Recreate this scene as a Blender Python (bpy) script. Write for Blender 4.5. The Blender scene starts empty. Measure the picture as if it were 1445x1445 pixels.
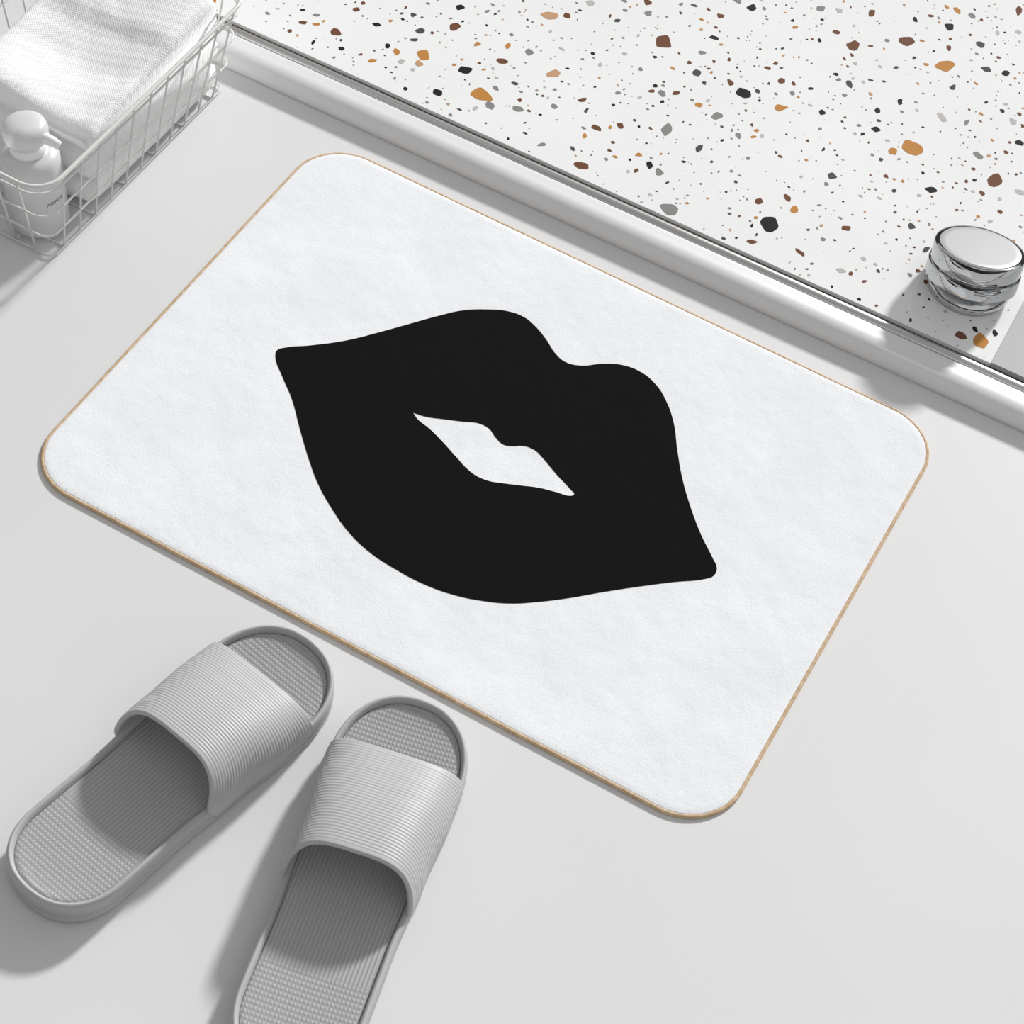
import bpy, bmesh, math, random
from mathutils import Matrix, Vector, noise
random.seed(7)
S = bpy.context.scene
S.view_settings.view_transform = 'Standard'
COL = S.collection

# ---------------------------------------------------------------- helpers
def link(o, parent=None):
    COL.objects.link(o)
    if parent: o.parent = parent
    return o
def empty(name, loc=(0,0,0), rot=(0,0,0), label=None, cat=None, group=None):
    o = bpy.data.objects.new(name, None); o.empty_display_size = .02
    o.location = loc; o.rotation_euler = rot
    if label: o['label'] = label
    if cat: o['category'] = cat
    if group: o['group'] = group
    return link(o)
def mesh(name, v, f, mat, parent=None, smooth=True, loc=None):
    m = bpy.data.meshes.new(name); m.from_pydata([tuple(p) for p in v], [], f); m.update()
    mats = mat if isinstance(mat, (list, tuple)) else [mat]
    for x in mats: m.materials.append(x)
    if smooth:
        for p in m.polygons: p.use_smooth = True
    o = bpy.data.objects.new(name, m)
    if loc: o.location = loc
    return link(o, parent)
def fixn(o):
    bm = bmesh.new(); bm.from_mesh(o.data)
    bmesh.ops.recalc_face_normals(bm, faces=bm.faces); bm.to_mesh(o.data); bm.free()
def lathe(name, prof, mat, parent=None, n=64, loc=None, closed=False):
    v=[];f=[]
    for r,z in prof:
        for i in range(n):
            a=2*math.pi*i/n; v.append((r*math.cos(a), r*math.sin(a), z))
    k=len(prof)
    for j in range(k-1):
        for i in range(n):
            a=j*n+i;b=j*n+(i+1)%n; f.append((a,b,b+n,a+n))
    f.append(tuple(range(n-1,-1,-1))); f.append(tuple((k-1)*n+i for i in range(n)))
    o=mesh(name,v,f,mat,parent,True,loc); fixn(o)
    return o
def tube_geo(path, r, closed, n=8, V=None, F=None):
    V = V if V is not None else []; F = F if F is not None else []
    P=[Vector(p) for p in path]; N=len(P); base=len(V)
    t0 = (P[1]-P[0]).normalized()
    up = Vector((0,0,1)) if abs(t0.z)<.9 else Vector((1,0,0))
    nrm = (up - t0*up.dot(t0)).normalized()
    for i,p in enumerate(P):
        if closed: t=(P[(i+1)%N]-P[i-1])
        else: t=P[min(i+1,N-1)]-P[max(i-1,0)]
        t.normalize(); nrm=(nrm-t*nrm.dot(t)).normalized(); b=t.cross(nrm)
        rr = r if not callable(r) else r(i)
        ra,rb = rr if isinstance(rr,tuple) else (rr,rr)
        for k in range(n):
            a=2*math.pi*k/n; V.append(p+nrm*(math.cos(a)*ra)+b*(math.sin(a)*rb))
    for i in range(N if closed else N-1):
        for k in range(n):
            a=base+i*n+k;b=base+i*n+(k+1)%n; c=base+((i+1)%N)*n+(k+1)%n; d=base+((i+1)%N)*n+k
            F.append((a,b,c,d))
    if not closed:
        F.append(tuple(base+k for k in range(n-1,-1,-1))); F.append(tuple(base+(N-1)*n+k for k in range(n)))
    return V,F
def rrect(x0,x1,y0,y1,r,z,seg=8,edge=6):
    pts=[]
    cs=[((x1-r,y1-r),0),((x0+r,y1-r),90),((x0+r,y0+r),180),((x1-r,y0+r),270)]
    for (c,a0) in cs:
        for i in range(seg+1):
            a=math.radians(a0+90*i/seg); pts.append((c[0]+r*math.cos(a),c[1]+r*math.sin(a),z))
    out=[]
    for i,p in enumerate(pts):
        out.append(p); q=pts[(i+1)%len(pts)]
        if i%(seg+1)==seg:
            for k in range(1,edge): t=k/edge; out.append(tuple(p[j]*(1-t)+q[j]*t for j in range(3)))
    return out

# ---------------------------------------------------------------- materials
def mat(name, col, rough=.5, metal=0, **kw):
    m=bpy.data.materials.new(name); m.use_nodes=True; nt=m.node_tree
    b=nt.nodes['Principled BSDF']; b.inputs['Base Color'].default_value=(*col,1)
    b.inputs['Roughness'].default_value=rough; b.inputs['Metallic'].default_value=metal
    for k,v in kw.items(): b.inputs[k].default_value=v
    return m,nt,b
def nd(nt,t,**kw):
    n=nt.nodes.new(t)
    for k,v in kw.items():
        if k in n.inputs.keys(): n.inputs[k].default_value=v
        else: setattr(n,k,v)
    return n
def noisebump(nt,b,scales,strength,dist):
    tc=nd(nt,'ShaderNodeTexCoord'); prev=None
    for sc,st in scales:
        n=nd(nt,'ShaderNodeTexNoise'); n.inputs['Scale'].default_value=sc; n.inputs['Detail'].default_value=6
        nt.links.new(tc.outputs['Object'],n.inputs['Vector'])
        bp=nd(nt,'ShaderNodeBump'); bp.inputs['Strength'].default_value=strength*st; bp.inputs['Distance'].default_value=dist
        nt.links.new(n.outputs['Fac'],bp.inputs['Height'])
        if prev: nt.links.new(prev.outputs['Normal'],bp.inputs['Normal'])
        prev=bp
    nt.links.new(prev.outputs['Normal'],b.inputs['Normal'])
def noisecol(nt,b,c1,c2,scale,lo=.35,hi=.65):
    tc=nd(nt,'ShaderNodeTexCoord'); n=nd(nt,'ShaderNodeTexNoise'); n.inputs['Scale'].default_value=scale; n.inputs['Detail'].default_value=5
    r=nd(nt,'ShaderNodeValToRGB'); r.color_ramp.elements[0].position=lo; r.color_ramp.elements[1].position=hi
    r.color_ramp.elements[0].color=(*c1,1); r.color_ramp.elements[1].color=(*c2,1)
    nt.links.new(tc.outputs['Object'],n.inputs['Vector']); nt.links.new(n.outputs['Fac'],r.inputs['Fac']); nt.links.new(r.outputs['Color'],b.inputs['Base Color'])
def sinn(nt,sock,pitch):
    a=nd(nt,'ShaderNodeMath',operation='MULTIPLY'); a.inputs[1].default_value=2*math.pi/pitch
    s=nd(nt,'ShaderNodeMath',operation='SINE'); nt.links.new(sock,a.inputs[0]); nt.links.new(a.outputs[0],s.inputs[0]); return s.outputs[0]
def mth(nt,op,a,b_):
    n=nd(nt,'ShaderNodeMath',operation=op)
    for i,x in enumerate((a,b_)):
        if isinstance(x,(int,float)): n.inputs[i].default_value=x
        else: nt.links.new(x,n.inputs[i])
    return n.outputs[0]

M_floor,nt,b=mat('floor_paint',(.75,.75,.75),.55); noisecol(nt,b,(.735,.735,.735),(.755,.755,.755),3)
M_mat,nt,b=mat('plush_white',(.93,.935,.95),.95); b.inputs['Specular IOR Level'].default_value=.1
noisecol(nt,b,(.885,.895,.915),(.935,.945,.965),13); noisebump(nt,b,[(9,.8),(40,.5),(900,.3)],.5,.004)
M_lip,nt,b=mat('plush_black',(.007,.007,.007),.95); b.inputs['Specular IOR Level'].default_value=.08
noisebump(nt,b,[(9,.8),(40,.5),(900,.3)],.5,.004)
M_trim,nt,b=mat('tan_binding',(.62,.44,.27),.75); noisecol(nt,b,(.54,.37,.21),(.70,.52,.34),220); noisebump(nt,b,[(700,1)],.2,.0005)
M_curb,nt,b=mat('satin_white_curb',(.84,.84,.84),.38)
M_strip,nt,b=mat('grey_glossy_strip',(.60,.60,.60),.10)
M_chrome,nt,b=mat('chrome',(.55,.56,.57),.05,1)
M_satin,nt,b=mat('satin_metal',(.64,.63,.62),.28,.8)
M_brush,nt,b=mat('brushed_top',(.46,.46,.46),.45,.2)
noisebump(nt,b,[(900,.3)],.3,.0004)
M_dark,nt,b=mat('dark_gap',(.08,.062,.05),.5)
M_wire,nt,b=mat('wire_white',(.76,.76,.74),.35,.0)
M_towel,nt,b=mat('towel_terry',(.97,.97,.965),1.0)
tc=nd(nt,'ShaderNodeTexCoord'); sx=nd(nt,'ShaderNodeSeparateXYZ'); nt.links.new(tc.outputs['Object'],sx.inputs[0])
wx=sinn(nt,sx.outputs['X'],.0026); wy=sinn(nt,sx.outputs['Y'],.0026)
mu=mth(nt,'MULTIPLY',wx,wy)
bp=nd(nt,'ShaderNodeBump'); bp.inputs['Strength'].default_value=.28; bp.inputs['Distance'].default_value=.0004
nt.links.new(mu,bp.inputs['Height']); 
nz=nd(nt,'ShaderNodeTexNoise'); nz.inputs['Scale'].default_value=420; nt.links.new(tc.outputs['Object'],nz.inputs['Vector'])
bp2=nd(nt,'ShaderNodeBump'); bp2.inputs['Strength'].default_value=.3; bp2.inputs['Distance'].default_value=.001
nt.links.new(nz.outputs['Fac'],bp2.inputs['Height']); nt.links.new(bp.outputs['Normal'],bp2.inputs['Normal']); nt.links.new(bp2.outputs['Normal'],b.inputs['Normal'])
M_tz,nt,b=mat('terrazzo_base',(.95,.95,.95),.08); noisecol(nt,b,(.93,.93,.925),(.97,.97,.965),6)
def flat(n,c,r=.12): return mat(n,c,r)[0]
M_chip={'k':flat('chip_black',(.012,.013,.015)),'d':flat('chip_dark_grey',(.08,.08,.08)),'b':flat('chip_brown',(.18,.072,.034)),
 'o':flat('chip_orange',(.58,.26,.06)),'t':flat('chip_tan',(.62,.36,.20)),'g':flat('chip_grey',(.28,.27,.26)),'l':flat('chip_light',(.56,.54,.52))}
M_bot,nt,b=mat('milky_plastic',(.97,.97,.965),.35); b.inputs['Transmission Weight'].default_value=.35
M_cap,nt,b=mat('cap_plastic',(.95,.95,.945),.35)
M_ink,nt,b=mat('label_ink',(.12,.12,.12),.5)
# slipper
M_sole,nt,b=mat('eva_grey',(.47,.47,.47),.55)
M_strap,nt,b=mat('eva_grey_strap',(.50,.50,.50),.5)
M_foot,nt,b=mat('eva_footbed',(.45,.45,.45),.6)
tc=nd(nt,'ShaderNodeTexCoord'); sx=nd(nt,'ShaderNodeSeparateXYZ'); nt.links.new(tc.outputs['Object'],sx.inputs[0])
s1=sinn(nt,sx.outputs['X'],.0029); s2=sinn(nt,sx.outputs['Y'],.0036)
ab=mth(nt,'ABSOLUTE',mth(nt,'SUBTRACT',sx.outputs['Y'],.135),0)
mk=nd(nt,'ShaderNodeMapRange'); mk.inputs['From Min'].default_value=.062; mk.inputs['From Max'].default_value=.068; nt.links.new(ab,mk.inputs['Value'])
dots=mth(nt,'SUBTRACT',mth(nt,'MULTIPLY',mth(nt,'MULTIPLY',mth(nt,'ADD',s1,1),mth(nt,'ADD',s2,1)),.5),1)
hh=mth(nt,'ADD',s1,mth(nt,'MULTIPLY',mk.outputs['Result'],mth(nt,'SUBTRACT',dots,s1)))
bp=nd(nt,'ShaderNodeBump'); bp.inputs['Strength'].default_value=.5; bp.inputs['Distance'].default_value=.00035
nt.links.new(hh,bp.inputs['Height']); nt.links.new(bp.outputs['Normal'],b.inputs['Normal'])
cr=nd(nt,'ShaderNodeMapRange'); cr.inputs['From Min'].default_value=-1; cr.inputs['From Max'].default_value=.9; cr.inputs['To Min'].default_value=.37; cr.inputs['To Max'].default_value=.46  # lowered tone and darker grooves paint inner shade into the footbed colour
nt.links.new(hh,cr.inputs['Value']); nt.links.new(cr.outputs['Result'],b.inputs['Base Color'])

# ---------------------------------------------------------------- setting
fl=mesh('floor',[(-2.5,-2.5,0),(2.5,-2.5,0),(2.5,2.5,0),(-2.5,2.5,0)],[(0,1,2,3)],M_floor,smooth=False); fl['kind']='structure'

# ---------------------------------------------------------------- shower tray
TRY=.294; ZS=.76
TR=empty('shower_tray',(0,TRY,0),(0,0,math.radians(.9)),'white terrazzo shower tray with a rounded pale curb and metal trim','shower tray')
def extr(name,prof,mt,x0=-2.2,x1=2.2,smooth=True):
    prof=[(y,z*ZS) for y,z in prof]
    n=len(prof); v=[(x0,y,z) for y,z in prof]+[(x1,y,z) for y,z in prof]
    f=[(i,(i+1)%n,(i+1)%n+n,i+n) for i in range(n)]+[tuple(range(n-1,-1,-1)),tuple(range(n,2*n))]
    o=mesh(name,v,f,mt,TR,smooth); fixn(o); 
    return o
def arc(cy,cz,r,a0,a1,n=7): return [(cy+r*math.cos(math.radians(a0+(a1-a0)*i/n)),cz+r*math.sin(math.radians(a0+(a1-a0)*i/n))) for i in range(n+1)]
curb=extr('tray_curb',[(-.035,0)]+arc(-.0195,.0055,.0155,180,80,14)+[(-.012,.0206)]+arc(-.0085,.0180,.0025,90,0,4)+[(-.006,0)],M_curb)
extr('trim_gap',[(-.006,0),(-.006,.0165),(.0075,.0165),(.0075,0)],M_dark,smooth=False)
extr('metal_trim',[(-.0058,.0165)]+arc(-.0010,.0175,.0047,165,15,10)+[(.0040,.0165)],M_satin)
TZ=.022*ZS
YF=.0070
v=[(-2.2,YF,0),(.306,YF,0),(.306,1.4,0),(-2.2,1.4,0),(-2.2,YF,TZ),(.306,YF,TZ),(.306,1.4,TZ),(-2.2,1.4,TZ)]
f=[(0,1,5,4),(1,2,6,5),(2,3,7,6),(3,0,4,7),(4,5,6,7)]; mi=[0]*5
keys=list(M_chip.keys())
def chip(x,y,r,k):
    n=random.choice([4,5,5,6,6,7]); a0=random.random()*6.28; e=random.uniform(.5,.95); an=random.random()*3.14
    pts=[]
    for i in range(n):
        a=a0+2*math.pi*(i+random.uniform(-.33,.33))/n; rr_=r*random.uniform(.72,1.2)
        pts.append(Vector((rr_*math.cos(a),rr_*math.sin(a)*e)))
    ids=[]
    for i in range(n):
        p=pts[i]; a_=pts[i-1]; c_=pts[(i+1)%n]
        if r>.0022:   # softened corners
            q0=p.lerp(a_,.26); q2=p.lerp(c_,.26); q1=p.lerp((q0+q2)/2,.5); qs=[q0,q1,q2]
        else: qs=[p]
        for q in qs:
            ids.append(len(v)); v.append((x+q.x*math.cos(an)-q.y*math.sin(an), y+q.x*math.sin(an)+q.y*math.cos(an), TZ+.00012+random.random()*.0001))
    f.append(tuple(ids)); mi.append(1+keys.index(k))
big=[(-209,471,13,'t'),(-276,354,13,'o'),(-208,339,14,'o'),(-236,359,8,'k'),(-214,390,9,'b'),(-241,318,7,'k'),(-294,367,5,'d'),(-273,404,9,'b'),(-104,503,12,'b'),(-134,531,6,'g'),(-67,537,7,'k'),(-11,484,10,'k'),(-28,490,7,'b'),(25,486,9,'o'),(11,521,7,'b'),(47,608,9,'b'),(43,662,7,'b'),(88,644,12,'b'),(132,634,13,'o'),(114,689,9,'k'),(150,509,15,'o'),(111,512,7,'k'),(156,565,11,'l'),(149,610,7,'d'),(102,432,7,'d'),(66,555,6,'d'),(79,344,12,'k'),(-48,397,11,'g'),(-14,393,7,'d'),(-102,362,7,'b'),(-91,311,10,'b'),(-168,403,11,'t'),(-41,347,6,'k'),(-3,308,10,'g'),(-73,439,7,'g'),(-55,353,5,'o'),(139,379,8,'b'),(184,469,7,'k'),(228,516,12,'b'),(203,537,9,'g'),(162,754,9,'b'),(-200,415,7,'g'),(-195,331,7,'g'),(-172,342,7,'g'),(-195,482,5,'b'),(-57,600,9,'k'),(-19,441,8,'g'),(-153,504,5,'d'),(75,314,7,'b'),(117,327,9,'b'),(289,322,13,'o'),(272,318,8,'b'),(297,338,6,'k'),(280,332,5,'k'),(60,504,5,'k'),(-132,314,5,'g'),(-333,365,6,'k'),(-310,346,5,'k'),(-275,343,7,'t'),(-384,343,5,'g'),(-359,371,5,'b'),(-342,317,5,'k'),(115,561,6,'k'),(149,683,6,'d'),(184,659,6,'k'),(178,572,6,'g')]  # chip cluster just in front of the knob paints a reflected stone as colour
placed=[]
ca,sa=math.cos(math.radians(-.9)),math.sin(math.radians(-.9))
for x,y,r,k in big:
    X,Y=x/1000,y/1000-TRY+.003; X,Y=X*ca-Y*sa,X*sa+Y*ca
    if Y<YF+.001+r*.0009: Y=YF+.001+r*.0009
    chip(X,Y,r*.00086,k); placed.append((X,Y,r*.0008))
def rnd(count,rmin,rmax,ks,pw=1.6):
    c=0;tries=0
    while c<count and tries<count*20:
        tries+=1
        x=random.uniform(-.72,.30);y=random.uniform(.009,.62); r=rmin+(rmax-rmin)*random.random()**pw
        if x+r*1.2>.304 or y-r*1.2<YF+.001: continue
        if any((x-a)**2+(y-b_)**2<(r+c_+.001)**2 for a,b_,c_ in placed): continue
        chip(x,y,r,random.choice(ks)); placed.append((x,y,r)); c+=1
rnd(260,.0032,.0062,'kddbbgglogblo')
rnd(1500,.0015,.0032,'kkddbbbgggllto')
rnd(1700,.0007,.0015,'kkddbbggglt')
tz=mesh('terrazzo_surface',v,f,[M_tz]+[M_chip[k] for k in keys],TR,smooth=False)
for p,i in zip(tz.data.polygons,mi): p.material_index=i
extr('side_strip',[(YF,0),(YF,.0235),(1.4,.0235),(1.4,0)],M_strip,.3062,.42,smooth=False)

# ---------------------------------------------------------------- bath mat
MW,MH,MR=.602,.4505,.047
BM=empty('bath_mat',(0,0,0),(0,0,0),'white plush bath mat with black lips print and tan stitched edge','bath mat')
def ringfill(name,rings,mt,parent):
    v=[];f=[];n=len(rings[0])
    for r in rings: v+=r
    for j in range(len(rings)-1):
        for i in range(n):
            a=j*n+i;b_=j*n+(i+1)%n; f.append((a,b_,b_+n,a+n))
    f.append(tuple(range(n-1,-1,-1))); f.append(tuple((len(rings)-1)*n+i for i in range(n)))
    return mesh(name,v,f,mt,parent)
def rr(off,z): return rrect(-MW/2+off,MW/2-off,-MH/2+off,MH/2-off,MR-off,z,14,10)
ZM=.0032
pad=ringfill('mat_pad',[rr(.003,.0005),rr(.0022,.0013),rr(.0026,.0027),rr(.0036,.0030),rr(.008,.0031),rr(.02,ZM)],M_mat,BM)
V,F=tube_geo(rr(.0016,.0015),lambda i:(.0015,.0018),True,10)
eb=mesh('edge_binding',V,F,M_trim,BM)
def fillcurve(name,loops,z,ext,mt,parent):
    cu=bpy.data.curves.new(name,'CURVE'); cu.dimensions='2D'; cu.fill_mode='BOTH'; cu.extrude=ext; cu.resolution_u=6
    for pts,sharp in loops:
        sp=cu.splines.new('BEZIER'); sp.bezier_points.add(len(pts)-1); sp.use_cyclic_u=True
        for i,(bp_,p) in enumerate(zip(sp.bezier_points,pts)):
            bp_.co=(p[0]/1000,p[1]/1000-.001,0); bp_.handle_left_type=bp_.handle_right_type='VECTOR' if i in sharp else 'AUTO'
    t=bpy.data.objects.new(name+'_c',cu); COL.objects.link(t); bpy.context.view_layer.update()
    me=bpy.data.meshes.new_from_object(t.evaluated_get(bpy.context.evaluated_depsgraph_get()))
    bpy.data.objects.remove(t); me.materials.clear(); me.materials.append(mt); me.name=name
    o=bpy.data.objects.new(name,me); o.location=(0,0,z); return link(o,parent)
LIP=[(-199,-15),(-201,-9),(-197,-3),(-181,11),(-160,32),(-141,57),(-126,78),(-111,99),(-97,116),(-80,129),(-67,136),(-52,138.5),(-39,135),(-24,127),(-9,117),(2,114),(14,118),(28,130),(42,138),(59,140),(75,135),(90,124),(106,106),(121,82),(138,57),(156,35),(175,15),(192,0),(199,-7),(200,-15),(196,-21),(176,-38),(155,-57),(134,-77),(114,-97),(97,-112),(80,-125),(60,-135),(39,-142),(17,-145.5),(-9,-145.5),(-36,-142),(-59,-134),(-79,-123),(-101,-108),(-120,-91),(-141,-70),(-164,-46),(-182,-31)]
HOLE=[(-76,-4),(-66,-2),(-50,5),(-37,11),(-27,16),(-17,16),(-8,11),(1,8),(8,11),(15,16),(25,17),(33,14),(51,5),(67,-2),(72,-5),(70,-8),(59,-11),(45,-15),(32,-21),(19,-27),(9,-31),(-2,-32),(-11,-30),(-23,-25),(-41,-17),(-57,-11),(-69,-8)]
fillcurve('lips_print',[(LIP,()),(HOLE,(0,))],ZM+.0001,.0002,M_lip,BM)

# ---------------------------------------------------------------- slippers (local: heel at y=0, toe at y=L)
L=.278
def hw(s):
    pts=[(0,.043),(.06,.0435),(.10,.0435),(.15,.046),(.20,.0492),(.22,.0495),(.30,.0495)]
    for (a,wa),(b_,wb) in zip(pts,pts[1:]):
        if a<=s<=b_:
            t=(s-a)/(b_-a); t=t*t*(3-2*t); return wa+(wb-wa)*t
    return .0495
def outline(n=44):
    pts=[]
    def width(s):
        w=hw(s)
        if s<.046: q=(.046-s)/.046; w*=max(0,1-q**2.3)**(1/2.2)
        if s>L-.058: q=(s-(L-.058))/.058; w*=max(0,1-q**2.3)**(1/2.2)
        return w
    ss=[]
    for i in range(n+1):
        t=i/n; ss.append(L*(.5-.5*math.cos(math.pi*t)))
    for s in ss: pts.append(Vector((width(s),s,0)))
    for s in ss[-2:0:-1]: pts.append(Vector((-width(s),s,0)))
    P=pts+[pts[0]]; d=[0]
    for a,b_ in zip(P,P[1:]): d.append(d[-1]+(b_-a).length)
    out=[];N=140;j=0
    for i in range(N):
        t=d[-1]*i/N
        while d[j+1]<t: j+=1
        out.append(P[j].lerp(P[j+1],(t-d[j])/(d[j+1]-d[j])))
    return out
OL=outline(); NN=len(OL)
NR=[]
for i in range(NN):
    t=(OL[(i+1)%NN]-OL[i-1]).normalized(); NR.append(Vector((t.y,-t.x,0)))
def heelz(s): return .003*max(0,1-s/.15) + .003*max(0,(s-.22)/.055)**2
def oring(d,z,lift=0):
    return [tuple(OL[i]-NR[i]*d+Vector((0,0,z*.88+(heelz(OL[i].y) if lift else 0)))) for i in range(NN)]
def ring_mesh(name,rings,mt,parent,cap0=True,cap1=True):
    v=[];f=[];n=len(rings[0])
    for r in rings: v+=r
    for j in range(len(rings)-1):
        for i in range(n):
            a=j*n+i;b_=j*n+(i+1)%n; f.append((a,b_,b_+n,a+n))
    if cap0: f.append(tuple(range(n-1,-1,-1)))
    if cap1:
        base=(len(rings)-1)*n; K=10; rows=[]
        for i in range(1,n//2):
            a=Vector(v[base+i]); c=Vector(v[base+n-i]); row=[base+i]
            for k in range(1,K):
                t=k/K; p=a.lerp(c,t); p.z-=.0012*math.sin(math.pi*t)*min(1,(a-c).length/.06)
                row.append(len(v)); v.append(tuple(p))
            row.append(base+n-i); rows.append(row)
        for r0,r1 in zip(rows,rows[1:]):
            for k in range(K): f.append((r0[k],r1[k],r1[k+1],r0[k+1]))
        f.append(tuple([base]+rows[0])); f.append(tuple([base+n//2]+rows[-1][::-1]))
    return mesh(name,v,f,mt,parent)
def build_slipper():
    root=empty('slipper',label='grey ribbed rubber slide slipper beside the bath mat',cat='slipper',group='pair of grey slide slippers')
    ring_mesh('sole',[oring(.004,0),oring(.001,.0015),oring(0,.005),oring(0,.010),oring(.0012,.0112),oring(.0012,.0122),oring(-.0003,.0135),oring(-.0003,.021,1),oring(.0004,.0247,1),oring(.0016,.0262,1),oring(.0030,.0259,1),oring(.0043,.0240,1),oring(.0049,.0205,1)],M_sole,root,True,False)
    fo=ring_mesh('footbed',[oring(.0051,.0205,1),oring(.0064,.0213,1),oring(.0085,.0213,1)],M_foot,root,False,True); fixn(fo)
    if fo.data.polygons[len(fo.data.polygons)//2].normal.z<0: fo.data.flip_normals()
    NRIB=36; nu,nv=90,NRIB*10; th=.0042; s0,s1=.138,.223
    def base(u,v_):
        th_=math.pi*u; c,s=math.cos(th_),math.sin(th_); side=1-abs(s)
        low=max(0,(side-.70)/.30)
        sb=s0-.018*side**1.1+.012*low**2.5; sf=s1+.005*side-.005*low**2
        y=sb+(sf-sb)*v_
        t=(y-s0)/(s1-s0)
        A=hw(min(y,L-.03))+.0030-.0015*max(0,t)-.0020*low**1.5
        H=.052-.015*max(0,min(1,t))**1.2 + .002*math.sin(math.pi*max(0,min(1,t)))
        e=.6
        x=A*math.copysign(abs(c)**e,c); z=.008+H*abs(s)**(e+.08)
        return Vector((x,y,z))
    def nrm(u,v_):
        e=.002
        a=base(min(1,u+e),v_)-base(max(0,u-e),v_); b_=base(u,min(1,v_+e))-base(u,max(0,v_-e))
        n=b_.cross(a)
        if n.length<1e-12: return Vector((1 if u<.5 else -1,0,0))
        n.normalize(); return n
    v=[];f=[]
    outer=[];inner=[]
    for iu in range(nu+1):
        u=iu/nu; ro=[];ri=[]
        cn=[nrm(u,k/30) for k in range(31)]
        for iv in range(nv+1):
            t=iv/nv; k=min(29,int(t*30)); n=cn[k].lerp(cn[k+1],t*30-k); p=base(u,t)
            if n.dot(p-Vector((0,p.y,.02)))<0: n=-n
            edge=min(t,1-t)
            fade=max(0,min(1,(edge-.035)/.02))
            amp=.00014*(.8+.4*noise.noise(Vector((u*6,t*14,3))))
            rib=amp*math.cos(2*math.pi*NRIB*t)*fade
            bev=-.0016*max(0,1-edge/.018)**2
            ro.append(p+n*(rib+bev)); ri.append(p-n*(th+bev*.8))
        outer.append(ro); inner.append(ri)
    W=nv+1
    for ro in outer: v+=ro
    off=len(v)
    for ri in inner: v+=ri
    for i in range(nu):
        for j in range(nv):
            a=i*W+j; f.append((a,a+1,a+W+1,a+W)); 
            a+=off; f.append((a,a+W,a+W+1,a+1))
    for i in range(nu):
        a=i*W; f.append((a,a+W,a+W+off,a+off)); a=i*W+nv; f.append((a,a+off,a+W+off,a+W))
    for j in range(nv):
        a=j; f.append((a,a+off,a+1+off,a+1)); a=nu*W+j; f.append((a,a+1,a+1+off,a+off))
    o=mesh('strap',v,f,M_strap,root); fixn(o)
    return root
sl=build_slipper()
def place(o,heel,toe):
    d=Vector(toe)-Vector(heel); a=math.atan2(d.y,d.x)-math.pi/2
    o.location=(heel[0],heel[1],0); o.rotation_euler=(0,0,a)
    o.scale=(1,d.length/L,1)
c=sl.copy(); COL.objects.link(c)
for ch in list(sl.children):
    k=ch.copy(); k.parent=c; COL.objects.link(k)
place(sl,(-.074,-.522),(-.021,-.249))
place(c,(.1345,-.545),(.072,-.249))

# ---------------------------------------------------------------- wire basket
BK=empty('wire_basket',(-.47,.1,0),(0,0,0),'white metal wire basket holding a towel and a pump bottle','basket')
bx=.47; by=-.1
B0=dict(x0=-.545,x1=-.409,y0=-.028,y1=.228); B1=dict(x0=-.564,x1=-.394,y0=-.053,y1=.247)
ZT=.103
def bl(t): return {k:B0[k]*(1-t)+B1[k]*t for k in B0}
def bring(z,r): 
    t=z/ZT; d=bl(t); return [(p[0]+bx,p[1]+by,p[2]) for p in rrect(d['x0'],d['x1'],d['y0'],d['y1'],r,z,8,4)]
V,F=tube_geo(bring(ZT,.024),.0020,True,8)
tube_geo(bring(ZT-.010,.022),.0011,True,8,V,F)
mesh('basket_rim',V,F,M_wire,BK)
V,F=[],[]
for z in (.0025,.032,.062):
    tube_geo(bring(z,.007+.012*z/ZT),.0010,True,6,V,F)
def wall(p0,p1):
    tube_geo([(p0[0]+bx,p0[1]+by,p0[2]),tuple((p0[i]+p1[i])/2+(bx,by,0)[i] for i in range(3)),(p1[0]+bx,p1[1]+by,p1[2])],.0010,False,6,V,F)
ny=11
for i in range(ny):
    t=(i+.5)/ny
    y0_=B0['y0']+.006+(B0['y1']-B0['y0']-.012)*t; y1_=B1['y0']+.014+(B1['y1']-B1['y0']-.028)*t
    for a in ('x0','x1'): wall((B0[a],y0_,.0025),(B1[a],y1_,ZT))
    if i%2==0: wall((B0['x0'],y0_,.0012),(B0['x1'],y0_,.0012))
nx=6
for i in range(nx):
    t=(i+.5)/nx
    x0_=B0['x0']+.006+(B0['x1']-B0['x0']-.012)*t; x1_=B1['x0']+.014+(B1['x1']-B1['x0']-.028)*t
    for a in ('y0','y1'): wall((x0_,B0[a],.0025),(x1_,B1[a],ZT))
    if i%2==0: wall((x0_,B0['y0'],.0030),(x0_,B0['y1'],.0030))
mesh('wire_grid',V,F,M_wire,BK)

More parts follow.
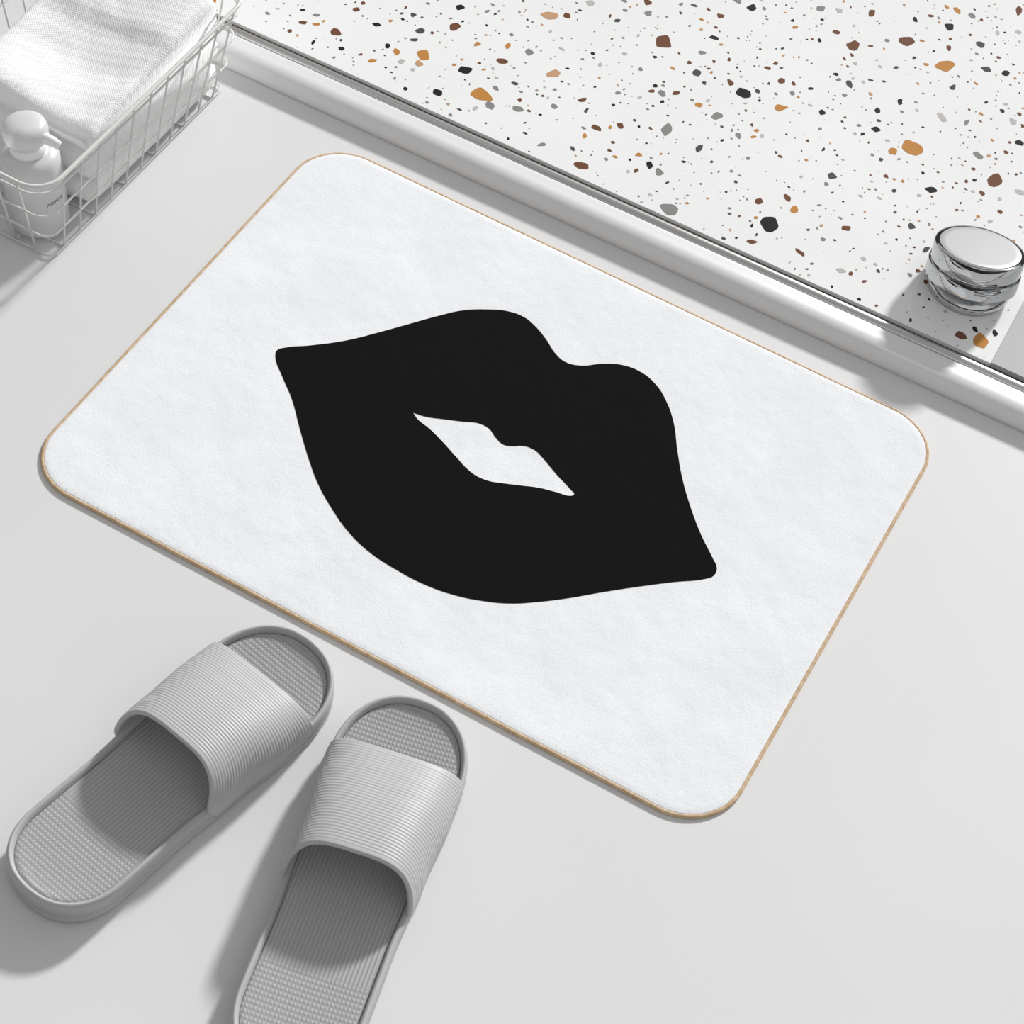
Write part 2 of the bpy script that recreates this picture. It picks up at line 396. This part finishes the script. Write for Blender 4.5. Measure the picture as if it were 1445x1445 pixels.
# ---------------------------------------------------------------- towel
def towel():
    prof=[]
    def add(y,z): prof.append((y,z))
    y0,y1=.034,.222
    zs=[.005,.036,.067,.098]
    for i in range(14): add(y0+.012+(y1-y0-.024)*i/13, .005)
    for k in range(3):
        zc=(zs[k]+zs[k+1])/2; r=(zs[k+1]-zs[k])/2
        for a in range(-70,71,20): add(y1-.012+.012*math.cos(math.radians(a)), zc+r*.98*math.sin(math.radians(a)))
    for i in range(23,-1,-1): add(y0+.012+(y1-y0-.024)*i/23, .098)
    for k in (2,1,0):
        zc=(zs[k]+zs[k+1])/2; r=(zs[k+1]-zs[k])/2
        for a in range(110,251,20): add(y0+.012+.016*math.cos(math.radians(a)), zc+r*.98*math.sin(math.radians(a)))
    n=len(prof); nx_=44; v=[];f=[]
    for i in range(nx_+1):
        t=i/nx_; x=-.538+.126*t; e=min(t,1-t)*nx_/3
        sc=1 if e>=1 else math.sqrt(max(0,1-(1-e)**2))*.12+.88
        for (y,z) in prof:
            yc,zc=.130,.052
            Y=yc+(y-yc)*(.93+.07*sc); Z=max(.005,zc+(z-zc)*sc)
            if z>.09: Z+=.020*max(0,(y-.10)/.13)*(1-.4*t)-.004*max(0,min(1,(.155-y)/.012))+.003*math.sin(18*y+5*t)
            nz=noise.noise_vector(Vector((x*22,Y*22,Z*22)))*.0032+noise.noise_vector(Vector((x*70,Y*70,Z*70)))*.0008
            p=Vector((x,Y,Z))+nz; p.z=max(p.z,.0045)
            lim=B0['x0']+(B1['x0']-B0['x0'])*p.z/ZT+.003; p.x=max(p.x,lim); p.x=min(p.x,B0['x1']-.004+.015*p.z/ZT)
            v.append(p)
    for i in range(nx_):
        for j in range(n):
            a=i*n+j;b_=i*n+(j+1)%n; f.append((a,b_,b_+n,a+n))
    f.append(tuple(range(n))); f.append(tuple(nx_*n+j for j in range(n-1,-1,-1)))
    o=mesh('towel',v,f,M_towel); fixn(o)
    o['label']='folded white terry towel stacked in the wire basket'; o['category']='towel'
    return o
tw=towel()

# ---------------------------------------------------------------- pump bottle
PB=empty('pump_bottle',(-.442,.001,.0050),(math.radians(1.5),math.radians(-4),0),'milky white pump bottle standing in the wire basket','bottle')
K_=.77
def zp(pr): return [(r,z*K_) for r,z in pr]
lathe('bottle_body',zp([(.020,0),(.0235,.001),(.025,.004),(.025,.085),(.0245,.091),(.022,.096),(.017,.099),(.012,.100),(.012,.104)]),M_bot,PB)
lathe('collar',zp([(.0145,.101),(.015,.102),(.015,.110),(.0135,.1115),(.006,.112),(.006,.122)]),M_cap,PB)
lathe('pump_head',zp([(.0145,.116),(.0175,.118),(.0187,.122),(.0187,.130),(.0175,.135),(.0134,.1385),(.007,.140),(.001,.1403)]),M_bot,PB)
V,F=tube_geo([(.010,0,.0965),(.019,0,.097),(.026,0,.096),(.031,0,.094)],lambda i:(.0054-.0006*i),False,12)
sp=mesh('spout',V,F,M_cap,PB); sp.rotation_euler=(0,0,math.radians(5))
tcu=bpy.data.curves.new('t','FONT'); tcu.body='AIRPORT'; tcu.size=.0050; tcu.align_x='CENTER'
to=bpy.data.objects.new('t',tcu); COL.objects.link(to); bpy.context.view_layer.update()
me=bpy.data.meshes.new_from_object(to.evaluated_get(bpy.context.evaluated_depsgraph_get())); bpy.data.objects.remove(to)
for vv in me.vertices:
    a=math.radians(-8)+vv.co.x/.0252; z=.034+vv.co.y
    vv.co=(.0252*math.cos(a),.0252*math.sin(a),z)
me.materials.clear(); me.materials.append(M_ink)
link(bpy.data.objects.new('label_text',me),PB)

# ---------------------------------------------------------------- chrome knob
KN=empty('tap_knob',(.256,.379,TZ),(0,0,0),'round polished chrome tap knob on the terrazzo','tap knob')
lathe('base_collar',[(.031,0),(.036,.0005),(.037,.004),(.035,.010),(.028,.012)],M_chrome,KN)
kb=lathe('knob_body',[(.030,-.004),(.0390,-.0038),(.0404,-.0026),(.0406,.0005),(.0406,.0080),(.0402,.0098),(.0382,.0103),(.0382,.0115),(.0390,.0120),(.0396,.0130),(.0396,.0260),(.0392,.0272),(.0380,.0280),(.0355,.0280)],M_chrome,KN,96)
kt=lathe('knob_top_disc',[(.0362,.0268),(.0362,.0276),(.0355,.0280),(.0300,.0281),(.001,.0283)],M_brush,KN,96)
V,F=tube_geo([(.012,-.0375,.005),(.024,-.034,.006),(.031,-.028,.007)],.0030,False,10)
lv=mesh('lever',V,F,M_chrome,KN)
tilt=Matrix.Translation((0,0,.013))@Matrix.Rotation(math.radians(-17),4,Vector((.94,.35,0)))
for o in (kb,kt,lv): o.matrix_local=tilt
for o in (kb,kt):
    md=o.modifiers.new('es','EDGE_SPLIT'); md.split_angle=math.radians(35)

# ---------------------------------------------------------------- camera
R=[(0.871719,0.476577,0.113935),(0.441081,-0.661895,-0.606088),(-0.213435,0.578593,-0.787195)]
cam=bpy.data.cameras.new('camera'); co=bpy.data.objects.new('camera',cam); COL.objects.link(co)
M=Matrix.Identity(4)
for i in range(3):
    M[i][0]=R[0][i]; M[i][1]=-R[1][i]; M[i][2]=-R[2][i]
M[0][3],M[1][3],M[2][3]=.41116,-1.05735,1.3755
co.matrix_world=M; cam.sensor_width=36; cam.lens=3153.07/1445*36; cam.clip_start=.01
S.camera=co

# ---------------------------------------------------------------- light
sl_=bpy.data.lights.new('sun','SUN'); sl_.energy=3.4; sl_.angle=math.radians(5); sl_.color=(1,.999,.995)
so=bpy.data.objects.new('sun',sl_); COL.objects.link(so)
d=Vector((-.10,-1,-math.tan(math.radians(28)))).normalized()
so.rotation_euler=d.to_track_quat('-Z','Y').to_euler(); so.location=(0,2,1.5)
w=bpy.data.worlds.new('world'); S.world=w; w.use_nodes=True; nt=w.node_tree; bg=nt.nodes['Background']
tc=nd(nt,'ShaderNodeTexCoord'); sx=nd(nt,'ShaderNodeSeparateXYZ'); nt.links.new(tc.outputs['Generated'],sx.inputs[0])
rp=nd(nt,'ShaderNodeValToRGB'); e=rp.color_ramp.elements
e[0].position=0; e[0].color=(.04,.04,.04,1); e[1].position=1; e[1].color=(.58,.58,.585,1)
x=e.new(.25); x.color=(.05,.05,.05,1); x=e.new(.34); x.color=(.53,.53,.53,1)
nt.links.new(sx.outputs['Z'],rp.inputs['Fac'])
nz=nd(nt,'ShaderNodeTexNoise'); nz.inputs['Scale'].default_value=1.3; nz.inputs['Detail'].default_value=0
nt.links.new(tc.outputs['Generated'],nz.inputs['Vector'])
mr=nd(nt,'ShaderNodeMapRange'); mr.inputs['From Min'].default_value=.42; mr.inputs['From Max'].default_value=.56; mr.inputs['To Min'].default_value=.55; mr.inputs['To Max'].default_value=1.3
nt.links.new(nz.outputs['Fac'],mr.inputs['Value']); nt.links.new(mr.outputs['Result'],bg.inputs['Strength'])
nt.links.new(rp.outputs['Color'],bg.inputs['Color'])
